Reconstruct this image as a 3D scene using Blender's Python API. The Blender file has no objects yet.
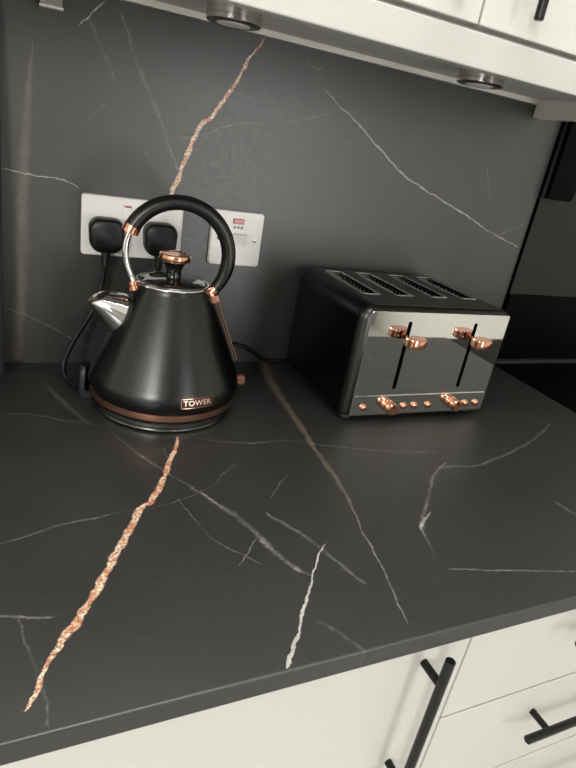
import bpy, bmesh, math, random
from mathutils import Vector, Matrix
random.seed(4)
S = 0.001                       # everything below is written in millimetres
SC = bpy.context.scene
COL = SC.collection
PI = math.pi
cos, sin, rad = math.cos, math.sin, math.radians

# ------------------------------------------------------------------ materials
def new_mat(name):
    m = bpy.data.materials.new(name); m.use_nodes = True
    nt = m.node_tree
    return m, nt, nt.nodes['Principled BSDF']

def lin(r, g, b):
    f = lambda c: (c/255/12.92) if c/255 <= .04045 else ((c/255+.055)/1.055)**2.4
    return (f(r), f(g), f(b), 1)

def simple(name, col, rough=.5, metal=0., spec=.5, bump=0., bscale=200., rvar=0., coat=0.):
    m, nt, b = new_mat(name)
    b.inputs['Base Color'].default_value = col
    b.inputs['Roughness'].default_value = rough
    b.inputs['Metallic'].default_value = metal
    b.inputs['Specular IOR Level'].default_value = spec
    b.inputs['Coat Weight'].default_value = coat
    tc = nt.nodes.new('ShaderNodeTexCoord')
    nz = nt.nodes.new('ShaderNodeTexNoise'); nz.inputs['Scale'].default_value = bscale
    nt.links.new(tc.outputs['Object'], nz.inputs['Vector'])
    if bump:
        bp = nt.nodes.new('ShaderNodeBump'); bp.inputs['Strength'].default_value = bump; bp.inputs['Distance'].default_value = .0005
        nt.links.new(nz.outputs['Fac'], bp.inputs['Height']); nt.links.new(bp.outputs['Normal'], b.inputs['Normal'])
    if rvar:
        mr = nt.nodes.new('ShaderNodeMapRange')
        mr.inputs['To Min'].default_value = max(0, rough-rvar); mr.inputs['To Max'].default_value = rough+rvar
        nt.links.new(nz.outputs['Fac'], mr.inputs['Value']); nt.links.new(mr.outputs['Result'], b.inputs['Roughness'])
    return m

COPPER = (.78, .38, .25, 1)
M = {
 'white_paint': simple('white_cabinet_lacquer', lin(196,195,189), .38, 0, .4, .03, 900),
 'pelmet': simple('white_pelmet_lacquer', lin(184,184,179), .4, 0, .4, .03, 900),
 'underside': simple('cabinet_underside', lin(205,205,201), .6, 0, .3, .05, 500),
 'white_trim': simple('white_trim', lin(225,223,215), .5),
 'white_plastic': simple('white_plastic', lin(226,225,221), .3, 0, .5, .02, 700),
 'grey_mark': simple('grey_print', lin(150,150,150), .6),
 'red_neon': simple('red_neon_lens', lin(170,25,30), .2, 0, .6),
 'dark_gap': simple('dark_gap', (.001,.001,.001,1), .9, 0, 0),
 'handle': simple('black_handle', (.003,.003,.003,1), .34, 0, .35, .04, 1500),
 'kettle': simple('matte_black_kettle', (.0015,.0015,.0015,1), .27, .0, .56, .06, 2500, .03),
 'grip': simple('black_grip', (.003,.003,.003,1), .34, 0, .5, .05, 1500),
 'plastic': simple('black_plastic', (.003,.003,.003,1), .45, 0, .4, .05, 1200),
 'gloss': simple('gloss_black', (.004,.004,.004,1), .16, 0, .5),
 'toaster': simple('black_toaster_shell', (.0015,.0015,.0015,1), .3, 0, .22, .05, 1800),
 'toaster_top': simple('toaster_top_plate', (.004,.004,.004,1), .3, 0, .8, .05, 1800),
 'liner': simple('bright_slot_steel', (.72,.70,.68,1), .3, 1., .5, .15, 300),
 'rim': simple('dark_metal_rim', (.06,.06,.058,1), .36, 1.),
 'trim_dull': simple('dull_trim', lin(44,44,43), .6, 0, .2),
 'letters': simple('pale_rose_gold', (.95,.66,.52,1), .35, 1.),
 'rubber': simple('black_rubber', (.012,.012,.012,1), .7),
 'chrome': simple('polished_chrome', (.74,.74,.74,1), .05, 1., .5, 0, 30, .02),
 'smoked': simple('smoked_chrome', (.30,.30,.30,1), .07, 1.),
 'panel': simple('mirror_steel_panel', (.62,.62,.61,1), .035, 1., .5, 0, 30, .015),
 'nickel': simple('brushed_nickel', (.60,.58,.55,1), .24, 1., .5, .1, 600),
 'copper': simple('rose_gold', COPPER, .16, 1., .5, .05, 500, .05),
 'copper_dull': simple('rose_gold_satin', (.55,.29,.20,1), .3, 1., .5, .05, 500),
 'lens': simple('frosted_lens', lin(235,235,230), .4),
 'glass_black': simple('black_glass', (.001,.001,.001,1), .45, 0, .05),
 'glass_grey': simple('dark_grey_glass', lin(36,36,35), .5, 0, .2),
 'board': simple('dark_panel', (.006,.006,.006,1), .5, 0, .3),  # even dark colour of the slab at the left edge
 'steel': simple('satin_steel', (.35,.35,.35,1), .3, 1.),
 'wall': simple('white_wall_paint', lin(225,222,214), .8, 0, .2, .1, 150),
 'wall_dark': simple('charcoal_wall_paint', lin(52,51,50), .8, 0, .2, .1, 150),
 'wall_mid': simple('grey_wall_paint', lin(165,163,158), .8, 0, .2, .1, 150),
 'ceiling': simple('white_ceiling', lin(235,234,230), .9, 0, .2, .1, 150),
 'frame': simple('white_frame', lin(235,235,232), .4),
 'steel_inner': simple('toaster_element', (.55,.53,.51,1), .3, 1., .5, .2, 400),
}
def floor_mat():
    m, nt, b = new_mat('pale_floor_tiles')
    tc = nt.nodes.new('ShaderNodeTexCoord')
    br = nt.nodes.new('ShaderNodeTexBrick'); br.offset = 0
    br.inputs['Scale'].default_value = 1; br.inputs['Brick Width'].default_value = .6; br.inputs['Row Height'].default_value = .6
    br.inputs['Mortar Size'].default_value = .004
    br.inputs['Color1'].default_value = lin(205,203,198); br.inputs['Color2'].default_value = lin(198,197,193); br.inputs['Mortar'].default_value = lin(150,150,148)
    nt.links.new(tc.outputs['Object'], br.inputs['Vector']); nt.links.new(br.outputs['Color'], b.inputs['Base Color'])
    b.inputs['Roughness'].default_value = .35
    return m
M['floor'] = floor_mat()

WORKTOP_VEINS = [
    ('gold', (6, 8.5, 4.5), 1, [(189.8, -246.0), (178.1, -279.7), (159.7, -318.2), (143.9, -354.8), (127.9, -380.2), (115.0, -393.6), (96.3, -428.8), (83.7, -451.1), (67.2, -484.4), (54.2, -505.1), (46.8, -516.7), (41.3, -528.0), (34.9, -534.5), (26.8, -547.9), (20.8, -557.4), (13.4, -576.1), (9.3, -585.4), (3.0, -594.4)]),
    ('brown', (30, 16, 4), 0.6, [(408.6, 5.8), (384.2, -100.2), (377.0, -169.2), (372.8, -236.3), (366.1, -295.1), (363.4, -337.9), (359.4, -387.7), (352.3, -431.5), (342.6, -471.7)]),
    ('grey', (2, 3, 2.5), 0.61, [(352.3, -431.5), (342.6, -471.7), (337.2, -508.5), (329.3, -546.5), (322.1, -575.3), (316.5, -601.8)]),
    ('white', (1.5, 2.4, 4.2), 0.75, [(291.8, -482.7), (271.7, -504.5), (253.5, -528.5), (242.4, -543.0), (227.3, -562.5), (210.4, -589.3), (199.1, -602.6), (191.1, -613.0)]),
    ('grey', (6, 10, 7), 0.49, [(185.6, -371.9), (196.5, -394.7), (208.0, -413.3), (216.5, -432.4), (224.0, -452.3), (229.7, -472.5), (238.4, -497.0), (255.8, -523.6)]),
    ('grey', (4, 5, 5), 0.25, [(105.2, -215.0), (120.6, -255.0), (133.8, -285.3), (160.0, -333.2), (185.6, -371.9)]),
    ('grey', (6, 7, 6), 0.31, [(246.4, -420.6), (259.9, -446.2), (272.7, -465.7), (281.1, -485.2), (289.2, -508.4), (296.3, -527.5), (305.3, -547.7)]),
    ('grey', (5, 6, 4), 0.33, [(544.9, -362.7), (493.2, -399.0), (458.6, -437.2), (423.1, -473.7), (409.1, -502.8), (397.9, -536.0)]),
    ('white', (1.5, 3, 2), 0.4, [(446.9, -459.3), (428.0, -470.9), (413.8, -482.8), (413.3, -495.1)]),
    ('grey', (4, 6, 5), 0.25, [(524.8, -375.0), (551.9, -374.1), (594.2, -378.0), (658.6, -360.2), (720.3, -339.3), (843.1, -280.8)]),
    ('grey', (2, 2.5, 3), 0.57, [(401.0, -547.4), (449.8, -560.2), (495.6, -572.3), (551.6, -585.3), (583.3, -591.0)]),
    ('grey', (2, 3, 2), 0.41, [(-23.5, -420.7), (9.7, -410.7), (36.6, -401.1), (74.7, -395.9), (96.0, -391.7)]),
    ('grey', (3, 4, 3), 0.41, [(-17.1, -503.6), (-2.8, -509.3), (11.6, -514.1), (27.1, -515.9)]),
    ('grey', (3, 3, 3), 0.23, [(-0.6, -510.9), (3.5, -534.0), (9.3, -554.2), (14.6, -581.3), (18.5, -611.5)]),
    ('grey', (2, 2.5, 2), 0.33, [(-32.3, -165.8), (25.5, -174.2), (66.5, -194.7), (102.1, -209.3), (124.7, -227.8)]),
    ('grey', (1.6, 2.2, 2), 0.41, [(211.3, -251.3), (266.8, -274.1), (338.6, -278.0), (391.1, -298.4), (475.2, -323.3), (553.8, -337.0)]),
    ('grey', (2, 3, 2), 0.29, [(158.8, -378.5), (167.4, -419.2), (179.0, -453.9), (201.1, -482.8), (212.8, -499.8)]),
    ('grey', (1.5, 2, 1.5), 0.41, [(224.4, -457.2), (210.0, -472.9), (191.8, -495.0)]),
    ('grey', (2, 3, 2), 0.29, [(302.9, -354.1), (284.3, -372.8), (261.6, -397.2)]),
    ('grey', (4, 6, 5), 0.29, [(640.8, -468.3), (642.9, -488.5), (652.9, -519.7)]),
    ('grey', (4, 6, 4), 0.2, [(237.6, -574.4), (249.8, -593.3), (262.8, -615.9)]),
    ('grey', (8, 12, 8), 0.18, [(31.5, -63.6), (46.7, -111.0), (63.3, -155.0), (84.3, -202.0)]),
    ('grey', (1.6, 2, 1.6), 0.29, [(722.9, -224.6), (790.4, -257.0), (883.5, -306.7)]),
    ('grey', (1.6, 2.2, 1.6), 0.25, [(95.0, -391.5), (136.9, -389.0), (185.6, -371.9), (231.0, -333.8), (251.6, -318.8)]),
    ('grey', (3, 4, 2), 0.25, [(166.8, -273.4), (164.6, -289.7), (168.3, -306.3)]),
    ('grey', (2, 2, 2), 0.29, [(334.7, -74.0), (363.5, -83.4), (396.7, -100.9)]),
]
SPLASH_VEINS = [
    ('gold', (3, 7.5, 6), 1, [(333.4, 508.8), (326.5, 493.8), (307.6, 466.2), (299.8, 445.5), (289.7, 429.5), (274.5, 404.6), (263.1, 385.5), (250.7, 375.5), (240.7, 355.2), (232.6, 330.7), (222.0, 297.2), (213.6, 271.8), (208.0, 227.1), (201.3, 169.6), (192.9, 107.7), (191.3, 56.8)]),
    ('brown', (6, 22, 26), 0.55, [(27.7, 437.1), (22.3, 391.5), (19.3, 356.2), (15.9, 307.2), (12.4, 255.7), (9.6, 187.8), (5.0, 100.1), (-1.4, 3.2)]),
    ('white', (1.2, 1.8, 1.2), 0.5, [(-20.5, 281.1), (21.4, 277.6), (65.6, 273.9), (85.3, 264.2)]),
    ('grey', (2, 3, 2), 0.45, [(-27.9, 91.2), (11.2, 77.2), (45.3, 60.7), (66.7, 46.4), (106.8, 23.2)]),
    ('grey', (5, 8, 5), 0.28, [(130.3, 491.5), (144.4, 460.7), (156.2, 433.7), (171.2, 406.1), (189.9, 373.8), (207.2, 334.0), (233.0, 292.8)]),
    ('white', (1, 2, 1), 0.6, [(111.7, 498.3), (100.0, 484.9), (82.4, 464.7)]),
    ('grey', (6, 8, 5), 0.16, [(91.7, 477.7), (107.1, 447.5), (127.3, 410.5)]),
    ('white', (1.5, 3, 2.5), 0.45, [(435.0, 455.1), (463.6, 437.6), (498.9, 420.1), (537.4, 395.9), (580.2, 370.5), (617.5, 349.3), (666.4, 331.5), (729.9, 312.1), (784.6, 293.9), (843.3, 272.7)]),
    ('white', (2, 3, 2), 0.35, [(843.3, 272.7), (887.6, 260.7), (931.2, 248.1)]),
    ('grey', (2, 3, 2), 0.33, [(847.8, 261.3), (888.2, 278.6), (926.7, 295.9)]),
    ('grey', (4, 5, 3), 0.29, [(401.4, 486.6), (416.4, 478.9), (435.0, 487.7)]),
    ('grey', (2, 3, 2), 0.25, [(387.2, 401.0), (419.8, 410.5), (453.9, 424.5)]),
    ('grey', (2, 3, 2), 0.2, [(483.6, 382.0), (508.1, 390.1), (535.6, 395.6)]),
    ('grey', (2, 3, 2), 0.23, [(191.9, 345.3), (249.2, 360.5), (292.8, 380.7), (347.1, 391.9)]),
    ('grey', (2, 3, 2), 0.2, [(86.6, 351.2), (101.6, 364.7), (118.0, 379.8)]),
    ('grey', (2, 2.5, 2), 0.29, [(232.4, 212.5), (273.7, 200.2), (335.7, 178.7), (423.2, 146.0), (464.1, 135.3)]),
    ('grey', (4, 5, 4), 0.12, [(786.1, 398.2), (801.6, 365.1), (820.1, 330.9)]),
    ('grey', (2, 3, 2), 0.25, [(171.7, 329.1), (182.9, 310.3), (190.5, 304.4)]),
]


class NB:                                       # small node-building helper
    def __init__(s, nt): s.nt = nt
    def link(s, v, sock):
        if isinstance(v, (int, float)): sock.default_value = v
        else: s.nt.links.new(v, sock)
    def math(s, op, a, b=None, c=None, clamp=False):
        n = s.nt.nodes.new('ShaderNodeMath'); n.operation = op; n.use_clamp = clamp
        for i, v in enumerate((a, b, c)):
            if v is not None: s.link(v, n.inputs[i])
        return n.outputs[0]
    def dot(s, v, d):
        n = s.nt.nodes.new('ShaderNodeVectorMath'); n.operation = 'DOT_PRODUCT'
        s.nt.links.new(v, n.inputs[0]); n.inputs[1].default_value = d
        return n.outputs['Value']
    def curve(s, v, pts):
        n = s.nt.nodes.new('ShaderNodeFloatCurve'); s.nt.links.new(v, n.inputs['Value'])
        cv = n.mapping.curves[0]
        while len(cv.points) < len(pts): cv.points.new(.5, .5)
        pts = sorted(pts)
        for p, q in zip(cv.points, pts): p.location = q; p.handle_type = 'AUTO_CLAMPED'
        n.mapping.extend = 'HORIZONTAL'; n.mapping.update()
        return n.outputs[0]
    def maprange(s, v, a, b, c, d, interp='LINEAR'):
        n = s.nt.nodes.new('ShaderNodeMapRange'); n.interpolation_type = interp
        s.link(v, n.inputs['Value'])
        for k, x in (('From Min', a), ('From Max', b), ('To Min', c), ('To Max', d)): s.link(x, n.inputs[k])
        return n.outputs['Result']
    def noise(s, vec, scale, detail=3, rough=.6):
        n = s.nt.nodes.new('ShaderNodeTexNoise'); s.nt.links.new(vec, n.inputs['Vector'])
        n.inputs['Scale'].default_value = scale; n.inputs['Detail'].default_value = detail; n.inputs['Roughness'].default_value = rough
        return n
    def mix(s, f, a, b):
        n = s.nt.nodes.new('ShaderNodeMix'); n.data_type = 'RGBA'; n.clamp_factor = True
        s.link(f, n.inputs[0])
        for v, i in ((a, 6), (b, 7)):
            if isinstance(v, tuple): n.inputs[i].default_value = v
            else: s.nt.links.new(v, n.inputs[i])
        return n.outputs[2]

def stone(name, veins, axes, base_a, base_b, rough, spec):
    """dark stone whose veins each follow their own curve across the slab (axes: the two slab axes)"""
    m, nt, b = new_mat(name); N = NB(nt)
    tc = nt.nodes.new('ShaderNodeTexCoord'); P = tc.outputs['Object']
    # ragged vein edges: a small noise displaces the lookup point
    nz = N.noise(P, 55, 4, .65)
    sub = nt.nodes.new('ShaderNodeVectorMath'); sub.operation = 'SUBTRACT'; nt.links.new(nz.outputs['Color'], sub.inputs[0]); sub.inputs[1].default_value = (.5,.5,.5)
    sc_ = nt.nodes.new('ShaderNodeVectorMath'); sc_.operation = 'MULTIPLY_ADD'; nt.links.new(sub.outputs[0], sc_.inputs[0]); sc_.inputs[1].default_value = (.009,.009,.009); nt.links.new(P, sc_.inputs[2])
    Q = sc_.outputs[0]
    acc = {}
    wobble = N.maprange(N.noise(P, 70, 3, .6).outputs['Fac'], .3, .7, .6, 1.3)
    for kind, w, st, pts in veins:
        pts = [(x*S, y*S) for x, y in pts]
        ax, ay = pts[0]; bx_, by_ = pts[-1]
        L = math.hypot(bx_-ax, by_-ay); dx, dy = (bx_-ax)/L, (by_-ay)/L
        def vec(px, py):
            v = [0,0,0]; v[axes[0]] = px; v[axes[1]] = py; return v
        t = N.math('MULTIPLY_ADD', N.dot(Q, vec(dx/L, dy/L)), 1., -(ax*dx+ay*dy)/L)
        v = N.math('ADD', N.dot(Q, vec(-dy, dx)), ax*dy-ay*dx)
        loc = [(((x-ax)*dx+(y-ay)*dy)/L, -(x-ax)*dy+(y-ay)*dx) for x, y in pts]
        A = max(.004, max(abs(q[1]) for q in loc))*2.2
        c = N.curve(t, [(min(1,max(0,q[0])), .5+q[1]/A) for q in loc])
        off = N.math('MULTIPLY_ADD', c, A, -A/2)
        d = N.math('ABSOLUTE', N.math('SUBTRACT', v, off))
        W = max(w)
        wc = N.curve(t, [(0,.0), (.035,w[0]/W*.85), (.5,w[1]/W), (.965,w[2]/W*.85), (1,0)])
        half = N.math('MULTIPLY_ADD', N.math('MULTIPLY', wc, wobble), W*S*.5*1.15, 1e-5)
        inside = N.math('MULTIPLY', N.math('GREATER_THAN', t, 0.), N.math('LESS_THAN', t, 1.))
        prof = N.maprange(d, N.math('MULTIPLY', half, .55 if kind in ('gold', 'white') else .05), half, 1., 0., 'SMOOTHSTEP')
        f = N.math('MULTIPLY', N.math('MULTIPLY', prof, inside), st)
        acc[kind] = f if kind not in acc else N.math('MAXIMUM', acc[kind], f)
    # base tone
    big = N.noise(P, 5, 5, .6); fine = N.noise(P, 160, 3, .7)
    tone = N.math('MULTIPLY_ADD', fine.outputs['Fac'], .3, N.math('MULTIPLY', big.outputs['Fac'], .7))
    col = N.mix(N.maprange(tone, .35, .65, 0., 1.), base_a, base_b)
    patch = N.math('MULTIPLY', N.maprange(N.noise(P, 130, 4, .7).outputs['Fac'], .36, .62, .12, 1.), N.maprange(N.noise(P, 22, 2, .5).outputs['Fac'], .35, .6, .35, 1.))
    if 'brown' in acc:
        streak = N.maprange(N.noise(P, 40, 3, .6).outputs['Fac'], .3, .7, .55, 1.)
        col = N.mix(N.math('MULTIPLY', acc['brown'], streak), col, lin(116,101,86))
    if 'grey' in acc: col = N.mix(N.math('MULTIPLY', acc['grey'], patch), col, lin(182,178,170))
    if 'white' in acc: col = N.mix(N.math('MULTIPLY', acc['white'], N.maprange(patch, .25, 1., .65, 1.)), col, lin(225,222,214))
    if 'gold' in acc:
        sp = N.noise(P, 330, 3, .75); sp2 = N.noise(P, 85, 2, .5)
        g = N.mix(N.maprange(sp.outputs['Fac'], .42, .56, 0., 1.), lin(150,88,54), lin(228,212,184))
        g = N.mix(N.maprange(sp2.outputs['Fac'], .46, .62, 0., .8), g, lin(178,104,64))
        g = N.mix(N.maprange(N.noise(P, 420, 2, .6).outputs['Fac'], .60, .70, 0., .85), g, lin(70,48,36))
        col = N.mix(acc['gold'], col, g)
    nt.links.new(col, b.inputs['Base Color'])
    nt.links.new(N.maprange(fine.outputs['Fac'], .3, .7, rough-.04, rough+.04), b.inputs['Roughness'])
    b.inputs['Specular IOR Level'].default_value = spec
    bp = nt.nodes.new('ShaderNodeBump'); bp.inputs['Strength'].default_value = .06; bp.inputs['Distance'].default_value = .0006
    nt.links.new(fine.outputs['Fac'], bp.inputs['Height']); nt.links.new(bp.outputs['Normal'], b.inputs['Normal'])
    return m
M['worktop'] = stone('dark_veined_worktop', WORKTOP_VEINS, (0,1), lin(31,31,30), lin(40,40,39), .44, .72)
M['splash'] = stone('dark_veined_splashback', SPLASH_VEINS, (0,2), lin(28,28,27), lin(36,36,34), .43, 1.0)

# ------------------------------------------------------------------ mesh helpers
def link_mesh(name, bm, mat, parent=None, smooth=None):
    """one mesh object from a bmesh written in world millimetres"""
    bmesh.ops.recalc_face_normals(bm, faces=bm.faces[:])
    me = bpy.data.meshes.new(name)
    o = bpy.data.objects.new(name, me); COL.objects.link(o)
    org = Vector((0,0,0))
    if parent is not None:
        p = parent
        while p is not None: org += p.location; p = p.parent
        o.parent = parent
    for v in bm.verts: v.co = v.co*S - org
    bm.to_mesh(me); bm.free()
    if smooth is not None:
        for p in me.polygons: p.use_smooth = True
        me.set_sharp_from_angle(angle=rad(smooth))
    for mm in (mat if isinstance(mat, (list, tuple)) else [mat]): me.materials.append(mm)
    return o
def thing(name, label, cat, loc, group=None):
    o = bpy.data.objects.new(name, None); COL.objects.link(o)
    o.empty_display_size = .05
    o.location = Vector(loc)*S; o['label'] = label; o['category'] = cat
    if group: o['group'] = group
    return o
def tag(o, label, cat, group=None):
    o['label'] = label; o['category'] = cat
    if group: o['group'] = group
    return o
def struct(name, bm, mat, smooth=None):
    o = link_mesh(name, bm, mat, None, smooth); o['kind'] = 'structure'; return o
def nb(): return bmesh.new()

def box(bm, x0, x1, y0, y1, z0, z1, bev=0, seg=2):
    vs = [bm.verts.new((x, y, z)) for x in (x0,x1) for y in (y0,y1) for z in (z0,z1)]
    fs = [bm.faces.new([vs[i] for i in f]) for f in ((0,1,3,2),(4,6,7,5),(0,4,5,1),(2,3,7,6),(0,2,6,4),(1,5,7,3))]
    if bev:
        es = list({e for f in fs for e in f.edges})
        bmesh.ops.bevel(bm, geom=es, offset=bev, segments=seg, affect='EDGES', profile=.5)
    return bm
def frame_axes(d):
    d = Vector(d).normalized()
    a = Vector((0,0,1)) if abs(d.z) < .9 else Vector((1,0,0))
    x = a.cross(d).normalized(); return x, d.cross(x), d
def lathe(bm, prof, o=(0,0,0), d=(0,0,1), n=48, cap0=True, cap1=True):
    """revolve (radius, height) pairs about the axis d through o"""
    x, y, d = frame_axes(d); o = Vector(o); rings = []
    for r, h in prof:
        rings.append([bm.verts.new(o + d*h + (x*cos(2*PI*k/n) + y*sin(2*PI*k/n))*max(r, 1e-3)) for k in range(n)])
    for a, b in zip(rings, rings[1:]):
        for k in range(n): bm.faces.new((a[k], a[(k+1)%n], b[(k+1)%n], b[k]))
    if cap0: bm.faces.new(rings[0][::-1])
    if cap1: bm.faces.new(rings[-1])
    return bm
def tube(bm, pts, r, n=14, up=None, r2=None, cap=True, radii=None):
    """sweep an ellipse (r across, r2 along 'up') along a polyline"""
    pts = [Vector(p) for p in pts]; rings = []; r2 = r2 or r; prev = None
    for i, p in enumerate(pts):
        t = (pts[min(i+1, len(pts)-1)] - pts[max(i-1, 0)]).normalized()
        if up is not None: b = Vector(up); b = (b - t*b.dot(t)).normalized()
        elif prev is None: b = frame_axes(t)[0]
        else: b = (prev - t*prev.dot(t)).normalized()
        prev = b; a = t.cross(b); k_ = radii[i] if radii else 1
        rings.append([bm.verts.new(p + (a*r*cos(2*PI*k/n) + b*r2*sin(2*PI*k/n))*k_) for k in range(n)])
    for a, b in zip(rings, rings[1:]):
        for k in range(n): bm.faces.new((a[k], a[(k+1)%n], b[(k+1)%n], b[k]))
    if cap: bm.faces.new(rings[0][::-1]); bm.faces.new(rings[-1])
    return bm
def spline(ctrl, n=12):
    c = [Vector(p) for p in ctrl]; c = [c[0]*2-c[1]] + c + [c[-1]*2-c[-2]]; out = []
    for i in range(1, len(c)-2):
        for k in range(n):
            t = k/n; a, b, d, e = c[i-1], c[i], c[i+1], c[i+2]
            out.append(.5*((2*b)+(d-a)*t+(2*a-5*b+4*d-e)*t*t+(3*b-a-3*d+e)*t**3))
    out.append(c[-2]); return out
def rrect(x0, x1, z0, z1, r, n=6):
    """outline of a rounded rectangle; r: one radius or four (bl, br, tr, tl)"""
    r = r if isinstance(r, (tuple, list)) else (r,)*4; out = []
    for (cx, cz, a0), rr in zip(((x0,z0,180),(x1,z0,270),(x1,z1,0),(x0,z1,90)), r):
        ox = cx + (rr if cx == x0 else -rr); oz = cz + (rr if cz == z0 else -rr)
        for k in range(n+1):
            a = rad(a0 + 90*k/n); out.append((ox+rr*cos(a), oz+rr*sin(a)))
    return out
def loft(bm, rings, cap=True):
    R = [[bm.verts.new(p) for p in r] for r in rings]; n = len(R[0])
    for a, b in zip(R, R[1:]):
        for k in range(n): bm.faces.new((a[k], a[(k+1)%n], b[(k+1)%n], b[k]))
    if cap: bm.faces.new(R[0][::-1]); bm.faces.new(R[-1])
    return bm
def slab_xz(bm, outline, y0, y1, bev=0):
    """plate with an x-z outline from y0 (back) to y1 (front), front edge softened"""
    cx = sum(p[0] for p in outline)/len(outline); cz = sum(p[1] for p in outline)/len(outline)
    hx = max(abs(p[0]-cx) for p in outline); hz = max(abs(p[1]-cz) for p in outline)
    def ins(d): return [(cx+(p[0]-cx)*(1-d/hx), cz+(p[1]-cz)*(1-d/hz)) for p in outline]
    s = 1 if y1 > y0 else -1
    rs = [[(x, y0, z) for x, z in outline]]
    if bev:
        for k in range(4):
            a = rad(30*k); rs.append([(x, y1 - s*bev*(1-sin(a)), z) for x, z in ins(bev*(1-cos(a)))])
    else: rs.append([(x, y1, z) for x, z in outline])
    return loft(bm, rs)

# ------------------------------------------------------------------ light levels
P_DOOR, P_WIN, P_CEIL, P_NEAR = 34, 72, 4, 18
CEIL = (-1150, -2350, 1000, 700)
NEAR = (150, -660, 800, 500)
BADGE = (281, 48)
EXPOSURE = -0.06

# ------------------------------------------------------------------ the setting
struct('floor', box(nb(), -2600, 2600, -3300, 12, -950, -900), M['floor'])
struct('ceiling', box(nb(), -2600, 2600, -3300, 12, 1500, 1550), M['ceiling'])
struct('wall_back', box(nb(), -2700, 2700, 12, 112, -950, 1550), M['wall'])
struct('wall_right', box(nb(), 2600, 2700, -3400, 12, -950, 1550), M['wall'])
struct('wall_left', box(nb(), -2700, -2600, -3400, 12, -950, 1550), M['wall'])
FW = (-2400, -1300, 420, 1440)          # window opening in the wall behind the camera (x0, x1, z0, z1)
FD = (1000, 1900, -900, 1150)          # glazed door opening in the same wall
bm = nb()
box(bm, -2700, FW[0], -3400, -3300, -950, 1550); box(bm, FW[0], FW[1], -3400, -3300, -950, FW[2]); box(bm, FW[0], FW[1], -3400, -3300, FW[3], 1550)
box(bm, FW[1], FD[0], -3400, -3300, -950, 1550); box(bm, FD[1], 2700, -3400, -3300, -950, 1550); box(bm, FD[0], FD[1], -3400, -3300, FD[3], 1550)
struct('wall_front', bm, M['wall_mid'])
bm = nb()
for x in (FW[0], (FW[0]+FW[1])/2-25, FW[1]-50): box(bm, x, x+50, -3390, -3345, FW[2], FW[3], 4)
for z in (FW[2], FW[3]-50): box(bm, FW[0], FW[1], -3390, -3345, z, z+50, 4)
struct('window_1', bm, M['frame'])
bm = nb()
for x in (FD[0], FD[1]-80): box(bm, x, x+80, -3390, -3345, FD[2], FD[3], 4)
for z in (FD[2], FD[3]-80): box(bm, FD[0], FD[1], -3390, -3345, z, z+80, 4)
struct('door_1', bm, M['frame'])

def area(name, loc, rot, sx, sy, power, col=(1,1,1)):
    l = bpy.data.lights.new(name, 'AREA'); l.shape = 'RECTANGLE'; l.size = sx*S; l.size_y = sy*S; l.energy = power; l.color = col
    o = bpy.data.objects.new(name, l); COL.objects.link(o); o.location = Vector(loc)*S; o.rotation_euler = rot
    return o
area('daylight_glazed_door', ((FD[0]+FD[1])/2, -3320, (FD[2]+FD[3])/2), (rad(90), 0, 0), 740, 1890, P_DOOR, (1, .99, .96))
area('daylight_window', ((FW[0]+FW[1])/2, -3320, (FW[2]+FW[3])/2), (rad(90), 0, 0), 950, 950, P_WIN, (1, .99, .96))
area('ceiling_light', (CEIL[0], CEIL[1], 1490), (0, 0, 0), CEIL[2], CEIL[3], P_CEIL, (1, .99, .96))
area('worktop_fill_light', (NEAR[0], NEAR[1], 1490), (0, 0, 0), NEAR[2], NEAR[3], P_NEAR, (1, .99, .96))  # fill light added overhead to brighten the front of the worktop
w = bpy.data.worlds.new('sky'); SC.world = w; w.use_nodes = True
bg = w.node_tree.nodes['Background']; bg.inputs['Color'].default_value = (.85, .92, 1, 1); bg.inputs['Strength'].default_value = 1.0

# ------------------------------------------------------------------ fixed kitchen surfaces
WX = 937
bm = nb(); box(bm, -700, WX, 0, 11.5, -22, 502)
tag(link_mesh('splashback', bm, M['splash']), 'dark veined stone splashback panel standing behind the kettle and toaster', 'splashback')
bm = nb(); box(bm, -700, WX, -615, -.3, -21, 0, 1.6, 2)
tag(link_mesh('worktop', bm, M['worktop']), 'long black worktop with gold and white marble veins', 'worktop')
bm = nb(); box(bm, -700, 861, -5, 0, 503, 511, .8)
tag(link_mesh('wall_trim', bm, M['white_trim']), 'thin white trim strip along the top of the dark splashback', 'trim')

def bar_handle(a, b, root_a, root_b, parent, out):
    """straight bar handle from a to b with two stand-offs rising from the door along -y"""
    a, b = Vector(a), Vector(b); d = (b-a).normalized()
    h = thing('bar_handle', '', '', (0,0,0)); del h['label']; del h['category']
    h.parent = parent; h.location = Vector((0,0,0))
    L = (b-a).length
    bar = link_mesh('bar', lathe(nb(), [(4.4,0),(5,.6),(5,L-.6),(4.4,L)], a, d, 24), M['handle'], h, 40)
    for r_ in (root_a, root_b):
        r_ = Vector(r_)
        link_mesh('standoff', lathe(nb(), [(4.2,0),(4.2,out)], r_, (0,-1,0), 20, True, True), M['handle'], h, 40)
    return h
def front(name, x0, x1, z0, z1, parent, y=-595):
    return link_mesh(name, box(nb(), x0, x1, y, y+18, z0, z1, 1.2, 2), M['white_paint'], parent)

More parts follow.
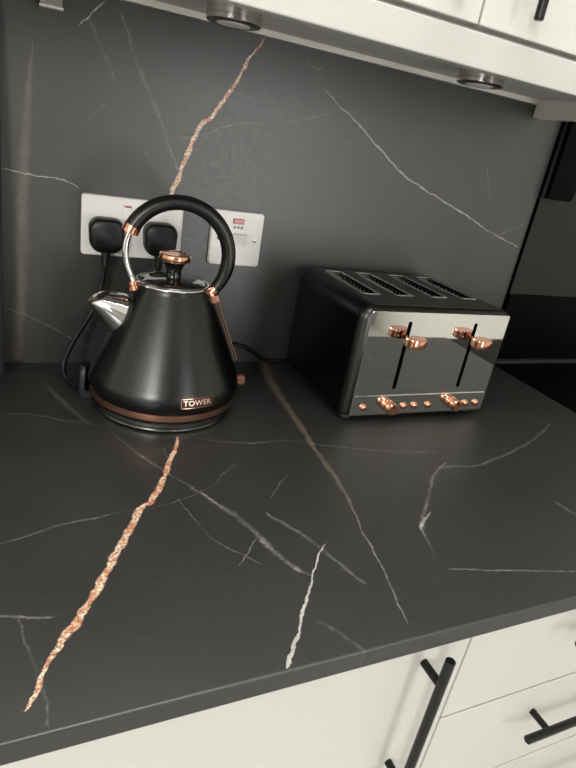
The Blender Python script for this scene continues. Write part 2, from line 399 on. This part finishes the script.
# base units
t = thing('base_cabinet', 'white base cabinet with one wide door and upright black bar handle, under the worktop', 'cabinet', (112,-300,-900))
link_mesh('carcass', box(nb(), -188, 414, -576, -20, -760, -22), M['white_paint'], t)
link_mesh('plinth', box(nb(), -188, 414, -540, -524, -899.5, -760), M['white_paint'], t)
d = front('door', -186, 413.2, -756, -24, t)
def sub_handle(a, b, ra, rb, parent, out=28):
    """handle as one sub-part of its door: bar and stand-offs in one mesh"""
    a, b = Vector(a), Vector(b); L = (b-a).length; bm = nb()
    lathe(bm, [(4.2,0),(5,.8),(5,L-.8),(4.2,L)], a, (b-a), 24)
    for r_ in (ra, rb): lathe(bm, [(4.3,0),(4.3,out)], r_, (0,-1,0), 20)
    return link_mesh('bar_handle', bm, M['handle'], parent, 40)
sub_handle((359,-623,-33), (359,-623,-254), (359,-595,-67), (359,-595,-220), d)
t = thing('drawer_unit', 'white drawer unit with black horizontal bar handles beside the wide door', 'drawers', (676,-300,-900))
link_mesh('carcass', box(nb(), 415, 936, -576, -20, -760, -22), M['white_paint'], t)
link_mesh('plinth', box(nb(), 415, 936, -540, -524, -899.5, -760), M['white_paint'], t)
for z1, z0 in ((-24,-171.5),(-174.5,-325),(-328,-540),(-543,-756)):
    d = front('drawer_front', 416, 935, z0, z1, t)
    dx, dz = (7, -46) if z1 == -24 else (-1, -49)
    sub_handle((541+dx,-623,z1+dz), (809-dx,-623,z1+dz), (578+dx,-595,z1+dz), (772-dx,-595,z1+dz), d)

# wall units
def wall_unit(x0, x1, hx, label):
    t = thing('wall_cabinet', label, 'cabinet', ((x0+x1)/2,-155,511), 'white wall cabinets')
    link_mesh('carcass', box(nb(), x0, x1, -311, -.5, 511, 1230), M['underside'], t)
    d = front('door', x0+1.2, x1-1.2, 514, 1230, t, -330)
    sub_handle((hx,-358,526), (hx,-358,746), (hx,-330,560), (hx,-330,712), d)
wall_unit(-162, 436.6, 386, 'white wall cabinet above the kettle, left of the door joint')
wall_unit(437, 861, 486, 'white wall cabinet above the toaster with a black bar handle showing')
bm = nb(); box(bm, -700, 861, -330, -312, 476.3, 508.5, 1.5)
tag(link_mesh('valance', bm, M['pelmet']), 'long white valance board under the wall cabinet doors', 'valance')
bm = nb(); box(bm, 862, 880, -330, -.5, 481, 1230, 1)
tag(link_mesh('hanging_panel', bm, M['white_plastic']), 'white end panel hanging down at the right end of the wall cabinets', 'panel')

# puck lights under the wall units
def puck(x, y, label):
    t = thing('under_cabinet_spotlight', label, 'light', (x, y, 511), 'round lights under the wall cabinets')
    link_mesh('housing', lathe(nb(), [(31,0),(32.5,-1),(32.5,-15),(31.9,-15.4),(31.9,-16),(32.5,-16.4),(32.5,-21),(31.5,-22)], (x,y,510.8), (0,0,1), 48), M['nickel'], t, 35)
    link_mesh('shaded_bezel', lathe(nb(), [(31.4,-22.1),(30,-22.6),(19,-22.6)], (x,y,510.8), (0,0,1), 48), M['rim'], t, 35)  # dark metal puts the underside's shade into the ring colour
    link_mesh('lens', lathe(nb(), [(19.8,-22.5),(19.4,-23.2),(10,-23.6)], (x,y,510.8), (0,0,1), 40), M['lens'], t, 35)
puck(241, -132, 'brushed metal puck light above the kettle handle')
puck(603, -150, 'brushed metal puck light above the toaster')
t = thing('cord_box', 'small grey metal box on the splashback at the top left corner', 'box', (48,-1,476))
link_mesh('cover', box(nb(), 36, 61, -14, -.2, 477, 503, 1.5), M['nickel'], t)
link_mesh('rim', box(nb(), 35, 62, -15, -.2, 474.5, 477), M['white_trim'], t)

# left edge: plain dark slab that makes the dark strip there
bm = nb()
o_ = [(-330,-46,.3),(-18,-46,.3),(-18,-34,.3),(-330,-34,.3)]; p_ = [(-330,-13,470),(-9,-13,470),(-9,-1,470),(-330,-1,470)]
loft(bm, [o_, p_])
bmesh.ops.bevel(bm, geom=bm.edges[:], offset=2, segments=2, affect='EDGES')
tag(link_mesh('dark_slab', bm, M['board']), 'plain dark slab tilted against the splashback at the far left edge', 'board')

# ------------------------------------------------------------------ beside the worktop: the cooker
t = thing('range_cooker', 'black range cooker with glass hob right of the worktop', 'cooker', (1240,-300,-900))
link_mesh('body', box(nb(), 939.5, 1540, -600, -14, -899.5, -8, 3), M['gloss'], t)
link_mesh('hob', box(nb(), 939, 1541, -612, -12, -7.9, -1.5, 1.2), M['glass_black'], t)
link_mesh('rear_trim', box(nb(), 939, 1541, -20, -8.5, -1.4, 6, 1), M['trim_dull'], t)
tag(link_mesh('cooker_upstand', box(nb(), 942, 1700, -8, 11.5, -20, 153, 1), M['glass_black']), 'black glass upstand low on the wall behind the cooker', 'panel')
tag(link_mesh('cooker_splashback', box(nb(), 942, 1700, -4, 11.5, 153.2, 1100, .6), M['glass_grey']), 'dark grey glass panel on the wall behind the cooker', 'panel')
bm = nb(); box(bm, WX+.3, WX+4.2, -3.5, 11.5, 0, 1100)
tag(link_mesh('joint_strip', bm, M['dark_gap']), 'thin black joint strip down the right edge of the splashback', 'trim')
t = thing('wall_bracket', 'black upright strip on the grey glass beyond the splashback edge', 'bracket', (984,-4,350))
link_mesh('strip', slab_xz(nb(), rrect(945, 1012, 350, 1100, (3,9,2,2)), -4.2, -20, 2), M['glass_black'], t, 40)
link_mesh('edge_bead', box(nb(), 943, 944, -9, -4.2, 352, 1100), M['steel'], t)

# ------------------------------------------------------------------ sockets and plugs
t = thing('double_socket', 'white double socket plate behind the kettle handle', 'socket', (160,-1,175.5))
link_mesh('plate', slab_xz(nb(), rrect(87, 233, 175.5, 261.5, 5), -.2, -9, 3), M['white_plastic'], t, 20)
for x in (150, 170):
    r_ = link_mesh('rocker', box(nb(), x-6.5, x+6.5, -12.5, -8.8, 230, 252, 1.5), M['white_plastic'], t)
    link_mesh('red_mark', box(nb(), x-4.5, x+4.5, -13, -12.3, 248.6, 250.8), M['red_neon'], r_)['label'] = 'red on mark'
for x in (98, 222):
    pass
t = thing('cooker_switch', 'white single switch plate with a red neon right of the kettle', 'switch', (322,-1,174))
link_mesh('plate', slab_xz(nb(), rrect(279, 365, 174, 260, 5), -.2, -9, 3), M['white_plastic'], t, 20)
n_ = link_mesh('neon_lens', box(nb(), 312.5, 330.5, -11.5, -8.8, 241, 249, 1), M['red_neon'], t); n_['label'] = 'red neon lens'
r_ = link_mesh('switch_frame', box(nb(), 312, 338.5, -10.5, -8.8, 204, 229, 1), M['white_plastic'], t)
bm = nb(); loft(bm, [[(314.5,-10,206.5),(336,-10,206.5),(336,-10,226.5),(314.5,-10,226.5)], [(315,-12,207.5),(335.5,-12,207.5),(335.5,-16.5,225.5),(315,-16.5,225.5)]])
link_mesh('rocker', bm, M['white_plastic'], r_)
bm = nb()
for k in range(3): box(bm, 314+k*6, 318.3+k*6, -9.3, -8.9, 233, 237.5)
link_mesh('printed_mark', bm, M['grey_mark'], t)
for x in (292, 352):
    link_mesh('screw', lathe(nb(), [(3.4,0),(3.2,1.2),(1.5,1.8)], (x,-8.8,217), (0,-1,0), 20), M['chrome'], t, 40)

def plug(x, label, path, rr):
    t = thing('plug', label, 'plug', (x,-9,186), 'black plugs in the double socket')
    bm = nb(); rings = []
    for y, s in ((-9.1,.90),(-13,.98),(-20,1),(-29,.99),(-34,.95),(-37,.85)):
        o = rrect(-24.5*s, 24.5*s, -25*s, 24*s, (15*s,15*s,15*s,15*s), 7)
        rings.append([(x+px*(1-.10*max(0,-pz)/23), y, 209.5+pz) for px, pz in o])
    loft(bm, rings)
    link_mesh('plug_body', bm, M['plastic'], t, 50)
    bm = nb()
    lathe(bm, [(7,0),(6.2,-8),(5.6,-16),(5,-24),(4,-30)], (x,-23,190), (0,0,1), 20)
    for k in range(5): lathe(bm, [(6.9-.35*k,-6-4*k),(7.3-.35*k,-7-4*k),(6.9-.35*k,-8.5-4*k)], (x,-23,190), (0,0,1), 20)
    link_mesh('strain_relief', bm, M['plastic'], t, 50)
    c = link_mesh('cord', tube(nb(), spline(path, 10), rr, 12), M['plastic'], t, 60)
plug(120, 'black plug in the left socket, its cord running to the kettle stand',
     [(120,-23,165),(117,-22,145),(111,-22,112),(99,-28,88),(79,-40,58),(64,-54,31),(61,-64,14),(66,-78,5.2),(72,-95,4.6),(76,-106,8)], 3.9)
plug(197, 'black plug in the right socket, behind the copper lid knob',
     [(197,-23,165),(200,-20,110),(225,-14,62),(270,-11,42),(310,-9,38),(341,-8,35.5),(364,-8,30),(384,-8,18),(402,-8,6.5),(430,-8,4),(470,-8,4),(540,-8,4)], 3.2)

# ------------------------------------------------------------------ kettle
KX, KY = 191.7, -143.9
ka = rad(-7); KU = Vector((cos(ka), sin(ka), 0)); KN = Vector((-KU.y, KU.x, 0)); KA = Vector((KX, KY, 0))
def kp(s, z, n=0): return KA + KU*s + KN*n + Vector((0,0,z))
t = thing('kettle_stand', 'round black power stand under the kettle', 'kettle stand', (KX, KY, 0))
link_mesh('base_disc', lathe(nb(), [(90,.2),(94,.6),(95.5,3),(95.5,9),(93,12),(60,13)], (KX,KY,0), n=96), M['plastic'], t, 40)
link_mesh('chrome_ring', lathe(nb(), [(95.4,3.2),(97.2,3.6),(97.4,4.8),(97.2,6),(95.4,6.4)], (KX,KY,0), n=96, cap0=False, cap1=False), M['chrome'], t, 60)['label'] = 'thin chrome ring'
ca = rad(163); cd = Vector((cos(ca), sin(ca), 0)); cn = Vector((-cd.y, cd.x, 0)); bm = nb()
rings = []
for z, a, h in ((1,117,17),(12,118,17),(13,118,17),(34,118,15),(42,116.5,13),(46,115,10)):
    o = rrect(106.5 if z > 12.5 else 97, a, -h, h, (2,6,6,2), 5); rings.append([KA + cd*x + cn*y + Vector((0,0,z)) for x, y in o])
loft(bm, rings)
link_mesh('cord_outlet', bm, M['plastic'], t, 50)

K = thing('kettle', 'matte black pyramid kettle with copper trim and a round hoop handle', 'kettle', (KX, KY, 13))
body = [(90,13.2),(97,14),(99.5,17),(100.2,19.2),(100.4,19.4),(100.6,29.8),(102.4,30),(104.0,34),(104.6,40),(104.2,46),(102.6,53)]
for k in range(1, 25):
    z = 53 + (174-53)*k/24; r_ = 102.6 + (47.6-102.6)*k/24 + 1.0*sin(PI*k/24)
    body.append((r_, z))
body += [(47.2,176.5),(46,178)]
link_mesh('body', lathe(nb(), body, (KX,KY,0), n=128, cap1=True), M['kettle'], K, 35)
link_mesh('copper_band', lathe(nb(), [(100.5,19.6),(101.9,20.2),(102.2,24.6),(102.1,29),(100.8,29.6)], (KX,KY,0), n=128, cap0=False, cap1=False), M['copper_dull'], K, 60)['label'] = 'copper band'
LID = link_mesh('lid', lathe(nb(), [(43.5,177.5),(43.5,179),(42,181),(34,183.5),(22,185.5),(10,186.5)], (KX,KY,0), n=96), M['smoked'], K, 50)
LID['label'] = 'glossy smoked lid'
pr = [(46.6+2.2*cos(rad(a)), 178.2+2.2*sin(rad(a))) for a in range(0, 361, 30)]
link_mesh('lid_ring', lathe(nb(), pr, (KX,KY,0), n=96, cap0=False, cap1=False), M['chrome'], K, 70)['label'] = 'chrome ring'
kn = link_mesh('knob', lathe(nb(), [(11,185.5),(9.6,190),(10.2,196),(12.5,202),(15.5,206),(17,207.5)], (KX,KY,0), n=48), M['gloss'], LID, 60)
link_mesh('knob_cap', lathe(nb(), [(16,207.2),(19.8,207.8),(20.6,209),(20.6,215.6),(19.8,216.8),(17,217.2),(16.4,216.2),(4,216.2)], (KX,KY,0), n=64), M['copper'], LID, 35)['label'] = 'copper cap'

# hoop handle
HR, HC, HS = 67, 215, 4
def hp(th, dr=0, n=0): return kp(HS + (HR+dr)*cos(rad(th)), HC + (HR+dr)*sin(rad(th)), n)
g0, g1 = -40, 152
ths = [g0 + (g1-g0)*k/60 for k in range(61)]
rr_ = [.8+.2*min(1,k/10) + .06*max(0,(k-45)/15) for k in range(61)]
link_mesh('grip', tube(nb(), [hp(a) for a in ths], 9.6, 24, KN, 11, True, rr_), M['grip'], K, 50)
link_mesh('collar', tube(nb(), [hp(151.5+k*1.6) for k in range(6)], 11.0, 24, KN, 12.4), M['copper'], K, 50)['label'] = 'copper collar'
tp = [hp(158+k*3) for k in range(18)] + [kp(-51.5,177,-3), kp(-48,166,-6)]
link_mesh('hoop_tube', tube(nb(), tp, 4.1, 18, KN), M['chrome'], K, 60)['label'] = 'chrome tube'
bm = nb(); ax_ = kp(-47,163,-7) - kp(-51.2,176,-4)
lathe(bm, [(6.2,0),(8.4,.6),(8.4,4.6),(7.2,5),(7.2,6.4),(8.6,6.8),(8.6,11.4),(7.4,12.6)], kp(-51.4,176.5,-4), ax_, 32)
link_mesh('collar', bm, M['copper'], K, 40)['label'] = 'copper collar'
# strap running down the body under the grip
bm = nb(); top, bot = (50.5, 178), (97.5, 70)
def strap(s0, z0, s1, z1, w, o0, o1):
    bm = nb(); dx, dz = s1-s0, z1-z0; L = math.hypot(dx, dz); nx, nz = -dz/L, dx/L
    ring = lambda s, z, ww: [kp(s+nx*o0, z+nz*o0, -ww), kp(s+nx*o1, z+nz*o1, -ww*.9), kp(s+nx*o1, z+nz*o1, ww*.9), kp(s+nx*o0, z+nz*o0, ww)]
    loft(bm, [ring(s0, z0, w), ring(s0+dx*.5, z0+dz*.5, w*.95), ring(s1, z1, w*.8)]); return bm
link_mesh('strap', strap(51, 176, 97, 70, 5.6, -4, 3.3), M['plastic'], K)
link_mesh('strap_edge', strap(51, 176, 97, 70, 6.2, -.2, .6), M['copper_dull'], K)['label'] = 'copper edge strip'
link_mesh('strap_edge', strap(51, 176, 97, 70, 6.2, 3.3, 4.2), M['copper_dull'], K)['label'] = 'copper edge strip'
bm = nb(); tube(bm, [hp(-37.5), hp(-40), hp(-43)], 9.0, 20, KN, 10.6)
k_ = link_mesh('bracket', bm, M['copper'], K, 40)
link_mesh('bracket_plate', strap(51, 177, 60, 156, 7.6, -4, 5.2), M['copper'], k_)
k_['label'] = 'copper bracket'
# spout
bm = nb(); rings = []
def spring(c, e, h, n=40):
    return [kp(c[0]+e[0]*cos(2*PI*k/n), c[1]+e[1]*cos(2*PI*k/n), h*sin(2*PI*k/n)) for k in range(n)]
keys = [((-40,119),(9.5,27),27), ((-56,124.5),(10.5,28.5),29.5), ((-64,128.5),(12,26.5),28.5), ((-75,137),(13.2,20.5),26), ((-85,144.5),(14,13.5),22.5), ((-93,150.5),(14.6,7.6),19)]
for k_ in keys: rings.append(spring(*k_))
loft(bm, rings + [spring((-93.3,151.2),(13.9,7.1),18.2)])
bm2 = nb(); loft(bm2, [spring((-93.3,151.3),(13.9,7.1),18.2), spring((-91,149.2),(13.2,7.6),17.4), spring((-85,144),(12.6,12),20.5), spring((-76,138),(11,16.5),22)])
bmesh.ops.delete(bm2, geom=[f for f in bm2.faces if len(f.verts) > 4 and f.calc_center_median().z > 0 and abs(sum(v.co.z for v in f.verts)/len(f.verts)-151.3) < .5], context='FACES_ONLY')
bmesh.ops.delete(bm, geom=[f for f in bm.faces if len(f.verts) > 4 and abs(sum(v.co.z for v in f.verts)/len(f.verts)-151.2) < .5], context='FACES_ONLY')
SP = link_mesh('spout', bm, M['chrome'], K, 50); SP['label'] = 'polished chrome spout'
link_mesh('spout_lining', bm2, M['nickel'], SP, 50)
bm = nb(); loft(bm, [spring((-52,122.5),(11.4,30),30.6), spring((-58.5,125),(12,30),31), spring((-60.2,126),(11.4,28.8),29.8)])
link_mesh('spout_collar', bm, M['chrome'], SP, 50)
# toggle under the strap
bm = nb(); lo = [kp(s, z, n) for s, n, z in ((100,-5.5,33),(117,-5,32),(117,5,32),(100,5.5,33))]; hi = [kp(s, z, n) for s, n, z in ((100,-5.5,44),(116,-5,46),(116,5,46),(100,5.5,44))]
loft(bm, [lo, hi]); bmesh.ops.bevel(bm, geom=bm.edges[:], offset=1.4, segments=2, affect='EDGES')
link_mesh('toggle', bm, M['copper'], K)['label'] = 'copper on switch'

# maker's badge, bent round the body
def kr(z):
    for (r0, z0), (r1, z1) in zip(body, body[1:]):
        if z0 <= z <= z1 and z1 > z0: return r0 + (r1-r0)*(z-z0)/(z1-z0)
    return 104
BA, BZ = rad(BADGE[0]), BADGE[1]
k0, k1 = kr(BZ-6.8), kr(BZ+6.8)
kb = max(kr(BZ-6.8+i*.4) - (k0 + (k1-k0)*i*.4/13.6) for i in range(35))
def krb(z): return k0 + (k1-k0)*(z-BZ+6.8)/13.6 + max(0, kb)
def bend(bm, lift):
    for v in bm.verts:
        z = BZ + v.co.y*.93; r_ = krb(z) + lift + v.co.z; a = BA + v.co.x/kr(BZ)
        v.co = Vector((KX + r_*cos(a), KY + r_*sin(a), z))
    return bm
def grid_plate(x0, x1, y0, y1, h, n=24):
    bm = nb(); m_ = 4
    for zz in (0, h):
        V = [[bm.verts.new((x0+(x1-x0)*i/n, y0+(y1-y0)*j/m_, zz)) for j in range(m_+1)] for i in range(n+1)]
        for i in range(n):
            for j in range(m_): bm.faces.new((V[i][j], V[i+1][j], V[i+1][j+1], V[i][j+1]))
    return bm
bw, bh = 22.5, 6.8
bd = link_mesh('badge', bend(grid_plate(-bw, bw, -bh, bh, .5), .1), M['plastic'], K)
bm = nb()
for q in ((-bw,bw,-bh,-bh+.8),(-bw,bw,bh-.8,bh),(-bw,-bw+.8,-bh,bh),(bw-.8,bw,-bh,bh)):
    g = grid_plate(*q, .5); me = bpy.data.meshes.new('tmp'); g.to_mesh(me); g.free(); bm.from_mesh(me); bpy.data.meshes.remove(me)
link_mesh('badge_frame', bend(bm, .5), M['copper'], bd)['label'] = 'copper frame'
cu = bpy.data.curves.new('lettering', 'FONT'); cu.body = 'TOWER'; cu.size = 10.4; cu.align_x = 'CENTER'; cu.align_y = 'CENTER'; cu.offset = .13; cu.extrude = .25; cu.space_character = 1.08; cu.resolution_u = 3
to = bpy.data.objects.new('lettering_source', cu); COL.objects.link(to)
bpy.context.view_layer.update()
me = bpy.data.meshes.new_from_object(to.evaluated_get(bpy.context.evaluated_depsgraph_get()))
bpy.data.objects.remove(to); bm = nb(); bm.from_mesh(me); bpy.data.meshes.remove(me)
link_mesh('lettering', bend(bm, .9), M['letters'], bd)['label'] = 'raised copper letters TOWER'

# ------------------------------------------------------------------ toaster
TX0, TX1, TYF, TYB, TZ0, TZ1 = 438, 722, -237, -16, 9, 184
T = thing('toaster', 'black four-slice toaster with mirrored front and copper dials', 'toaster', ((TX0+TX1)/2, (TYF+TYB)/2, 0))
def tout(d, rt=24, rb=7): return rrect(TX0+d, TX1-d, TZ0+d*.5, TZ1-d, (rb,rb,rt,rt), 8)
bm = nb(); rings = []
for y, d, rt in ((TYB,8,20),(TYB-3,3,23),(TYB-9,0,26),(TYF+18,0,22),(TYF+13,.3,21)):
    rings.append([(x, y, z) for x, z in tout(d, rt)])
loft(bm, rings)
SH = link_mesh('shell', bm, M['toaster'], T, 40)
bm = nb()
loft(bm, [[(x, y, z) for x, z in tout(d, rt)] for y, d, rt in ((TYF+13,.6,21),(TYF+9,1.4,19),(TYF+3.5,5,15),(TYF+1,8.5,11),(TYF+.5,10,10))])
link_mesh('front_rim', bm, M['rim'], T, 40)['label'] = 'dark metal rim'
# slot openings cut into the top
cut = nb()
SLOTS = [487, 547, 616, 676]
for x in SLOTS: box(cut, x-14, x+14, -174, -44, 90, 200)
co = link_mesh('cutter', cut, M['toaster'])
md = SH.modifiers.new('slots', 'BOOLEAN'); md.operation = 'DIFFERENCE'; md.object = co; md.solver = 'EXACT'
bpy.context.view_layer.update()
me = bpy.data.meshes.new_from_object(SH.evaluated_get(bpy.context.evaluated_depsgraph_get()))
SH.modifiers.clear(); old = SH.data; SH.data = me; bpy.data.meshes.remove(old); bpy.data.objects.remove(co)
me.set_sharp_from_angle(angle=rad(40))
for x in SLOTS:
    bm = nb()
    for sx in (-1, 1): box(bm, x+sx*15.2-1.8, x+sx*15.2+1.8, -175.5, -42.5, 183.6, 185.4, .6)
    for y in (-175.5, -46): box(bm, x-17, x+17, y, y+3.5, 183.6, 185.4, .6)
    s_ = link_mesh('slot_rim', bm, M['panel'], T)
    bm = nb()
    for sx in (-1, 1):
        for k in range(12):
            y = -168 + k*11; tube(bm, [(x+sx*11,y,181),(x+sx*9.6,y,170),(x+sx*9.6,y,120)], .8, 6)
        for z in (176, 160, 140): tube(bm, [(x+sx*10.6,-172,z),(x+sx*10.6,-46,z)], .8, 6)
    link_mesh('bread_guard', bm, M['steel_inner'], s_)
    for y in (-47.5, -173.7): link_mesh('slot_liner', box(nb(), x-13.6, x+13.6, y, y+3.2, 100, 183), M['liner'], s_)
TP = link_mesh('top_plate', box(nb(), TX0+22, TX1-22, TYF+12, TYB-12, TZ1-.6, TZ1+.5, .4), M['toaster_top'], T)
cut = nb()
for x in SLOTS: box(cut, x-14, x+14, -174, -44, 90, 200)
co = link_mesh('cutter', cut, M['toaster'])
md = TP.modifiers.new('slots', 'BOOLEAN'); md.operation = 'DIFFERENCE'; md.object = co; md.solver = 'EXACT'
bpy.context.view_layer.update()
me = bpy.data.meshes.new_from_object(TP.evaluated_get(bpy.context.evaluated_depsgraph_get()))
TP.modifiers.clear(); old = TP.data; TP.data = me; bpy.data.meshes.remove(old); bpy.data.objects.remove(co)
PN = link_mesh('front_panel', slab_xz(nb(), rrect(452.5, 711, 11, 178, 3, 4), TYF+8, TYF-1, .8), M['panel'], T, 8)
PN['label'] = 'mirror-polished front panel'
link_mesh('console_edge', box(nb(), 457, 707.5, TYF-2.6, TYF-.8, 43.2, 44.8, .5), M['chrome'], PN)
for x in (521.5, 645.8):
    L = thing('lever', '', '', (0,0,0)); del L['label']; del L['category']; L.parent = T; L.location = Vector((x,TYF,140))*S - T.location
    link_mesh('slit', slab_xz(nb(), rrect(x-3.2, x+3.2, 55, 164, 3, 5), TYF-.6, TYF-1.35), M['dark_gap'], L)
    bm = nb(); o = []
    for k in range(40):
        a = 2*PI*k/40; c_, s_ = cos(a), sin(a); e = .72
        o.append((math.copysign(abs(c_)**e, c_)*16, math.copysign(abs(s_)**e, s_)*12))
    loft(bm, [[(x+px*q, TYF-23+py*q, z) for px, py in o] for z, q in ((133,.92),(133.8,.98),(135,1),(144.6,1),(146,.97),(146.5,.91))])
    link_mesh('paddle', bm, M['copper'], L, 18)['label'] = 'copper paddle'
    link_mesh('stem', box(nb(), x-2.2, x+2.2, TYF-15, TYF-.5, 137, 143, .8), M['copper'], L)
for x, z in ((517.5,27.5),(642,28.5)):
    D = thing('dial', '', '', (0,0,0)); del D['label']; del D['category']; D.parent = T; D.location = Vector((x,TYF,z))*S - T.location
    link_mesh('dial_collar', lathe(nb(), [(9.8,.5),(9.8,3),(8.2,4)], (x,TYF,z), (0,-1,0), 40), M['copper'], D, 35)
    bm = nb(); n_ = 60; rings = []
    for r0, h in ((7.2,3.5),(7.4,6),(8.8,9),(9.4,11),(9.4,18.4),(8.8,19.4)):
        rings.append([Vector((x + (r0+(.28 if k%2 else 0))*cos(2*PI*k/n_), TYF-h, z + (r0+(.28 if k%2 else 0))*sin(2*PI*k/n_))) for k in range(n_)])
    loft(bm, rings)
    link_mesh('dial_knob', bm, M['copper'], D, 50)['label'] = 'copper dial'
    link_mesh('dial_pointer', box(nb(), x-.6, x+.6, TYF-19.8, TYF-19, z+1.5, z+8), M['dark_gap'], D)
for x in (473.6, 547.6, 568.5, 595.5, 672.5, 694.5):
    link_mesh('button', lathe(nb(), [(6,.6),(6,1.6),(5.2,2),(5.2,3.8),(4.4,5.2),(2.2,6)], (x,TYF,25), (0,-1,0), 28), M['copper'], T, 50)['label'] = 'copper button'
for x in (460, 700):
    for y in (-215, -40): link_mesh('foot', lathe(nb(), [(9,.1),(10,1),(10,9),(8,10.5)], (x,y,0), (0,0,1), 24), M['rubber'], T, 40)

# ------------------------------------------------------------------ camera
CR = ((0.9072070346370812, -0.3888691671044508, 0.16048728043207816), (-0.02301488330612586, -0.42679770334529743, -0.9040542215849583), (0.42005441486954903, 0.816470753483963, -0.3961436573440632))
cam = bpy.data.cameras.new('camera'); cam.sensor_fit = 'VERTICAL'; cam.sensor_height = 24; cam.lens = 24*568.476/768
cam.clip_start = .01
c = bpy.data.objects.new('camera', cam); COL.objects.link(c)
r_, dn, fw = (Vector(v) for v in CR)
m = Matrix((( r_.x, -dn.x, -fw.x, 8.52735632715656*S), (r_.y, -dn.y, -fw.y, -883.6093041709427*S), (r_.z, -dn.z, -fw.z, 381.2596610665132*S), (0,0,0,1)))
c.matrix_world = m
SC.camera = c
SC.view_settings.view_transform = 'Standard'; SC.view_settings.look = 'None'; SC.view_settings.gamma = 1; SC.view_settings.use_curve_mapping = False
SC.view_settings.exposure = EXPOSURE
SC.cycles.max_bounces = 8; SC.cycles.sample_clamp_indirect = 6
SC.cycles.use_denoising = True
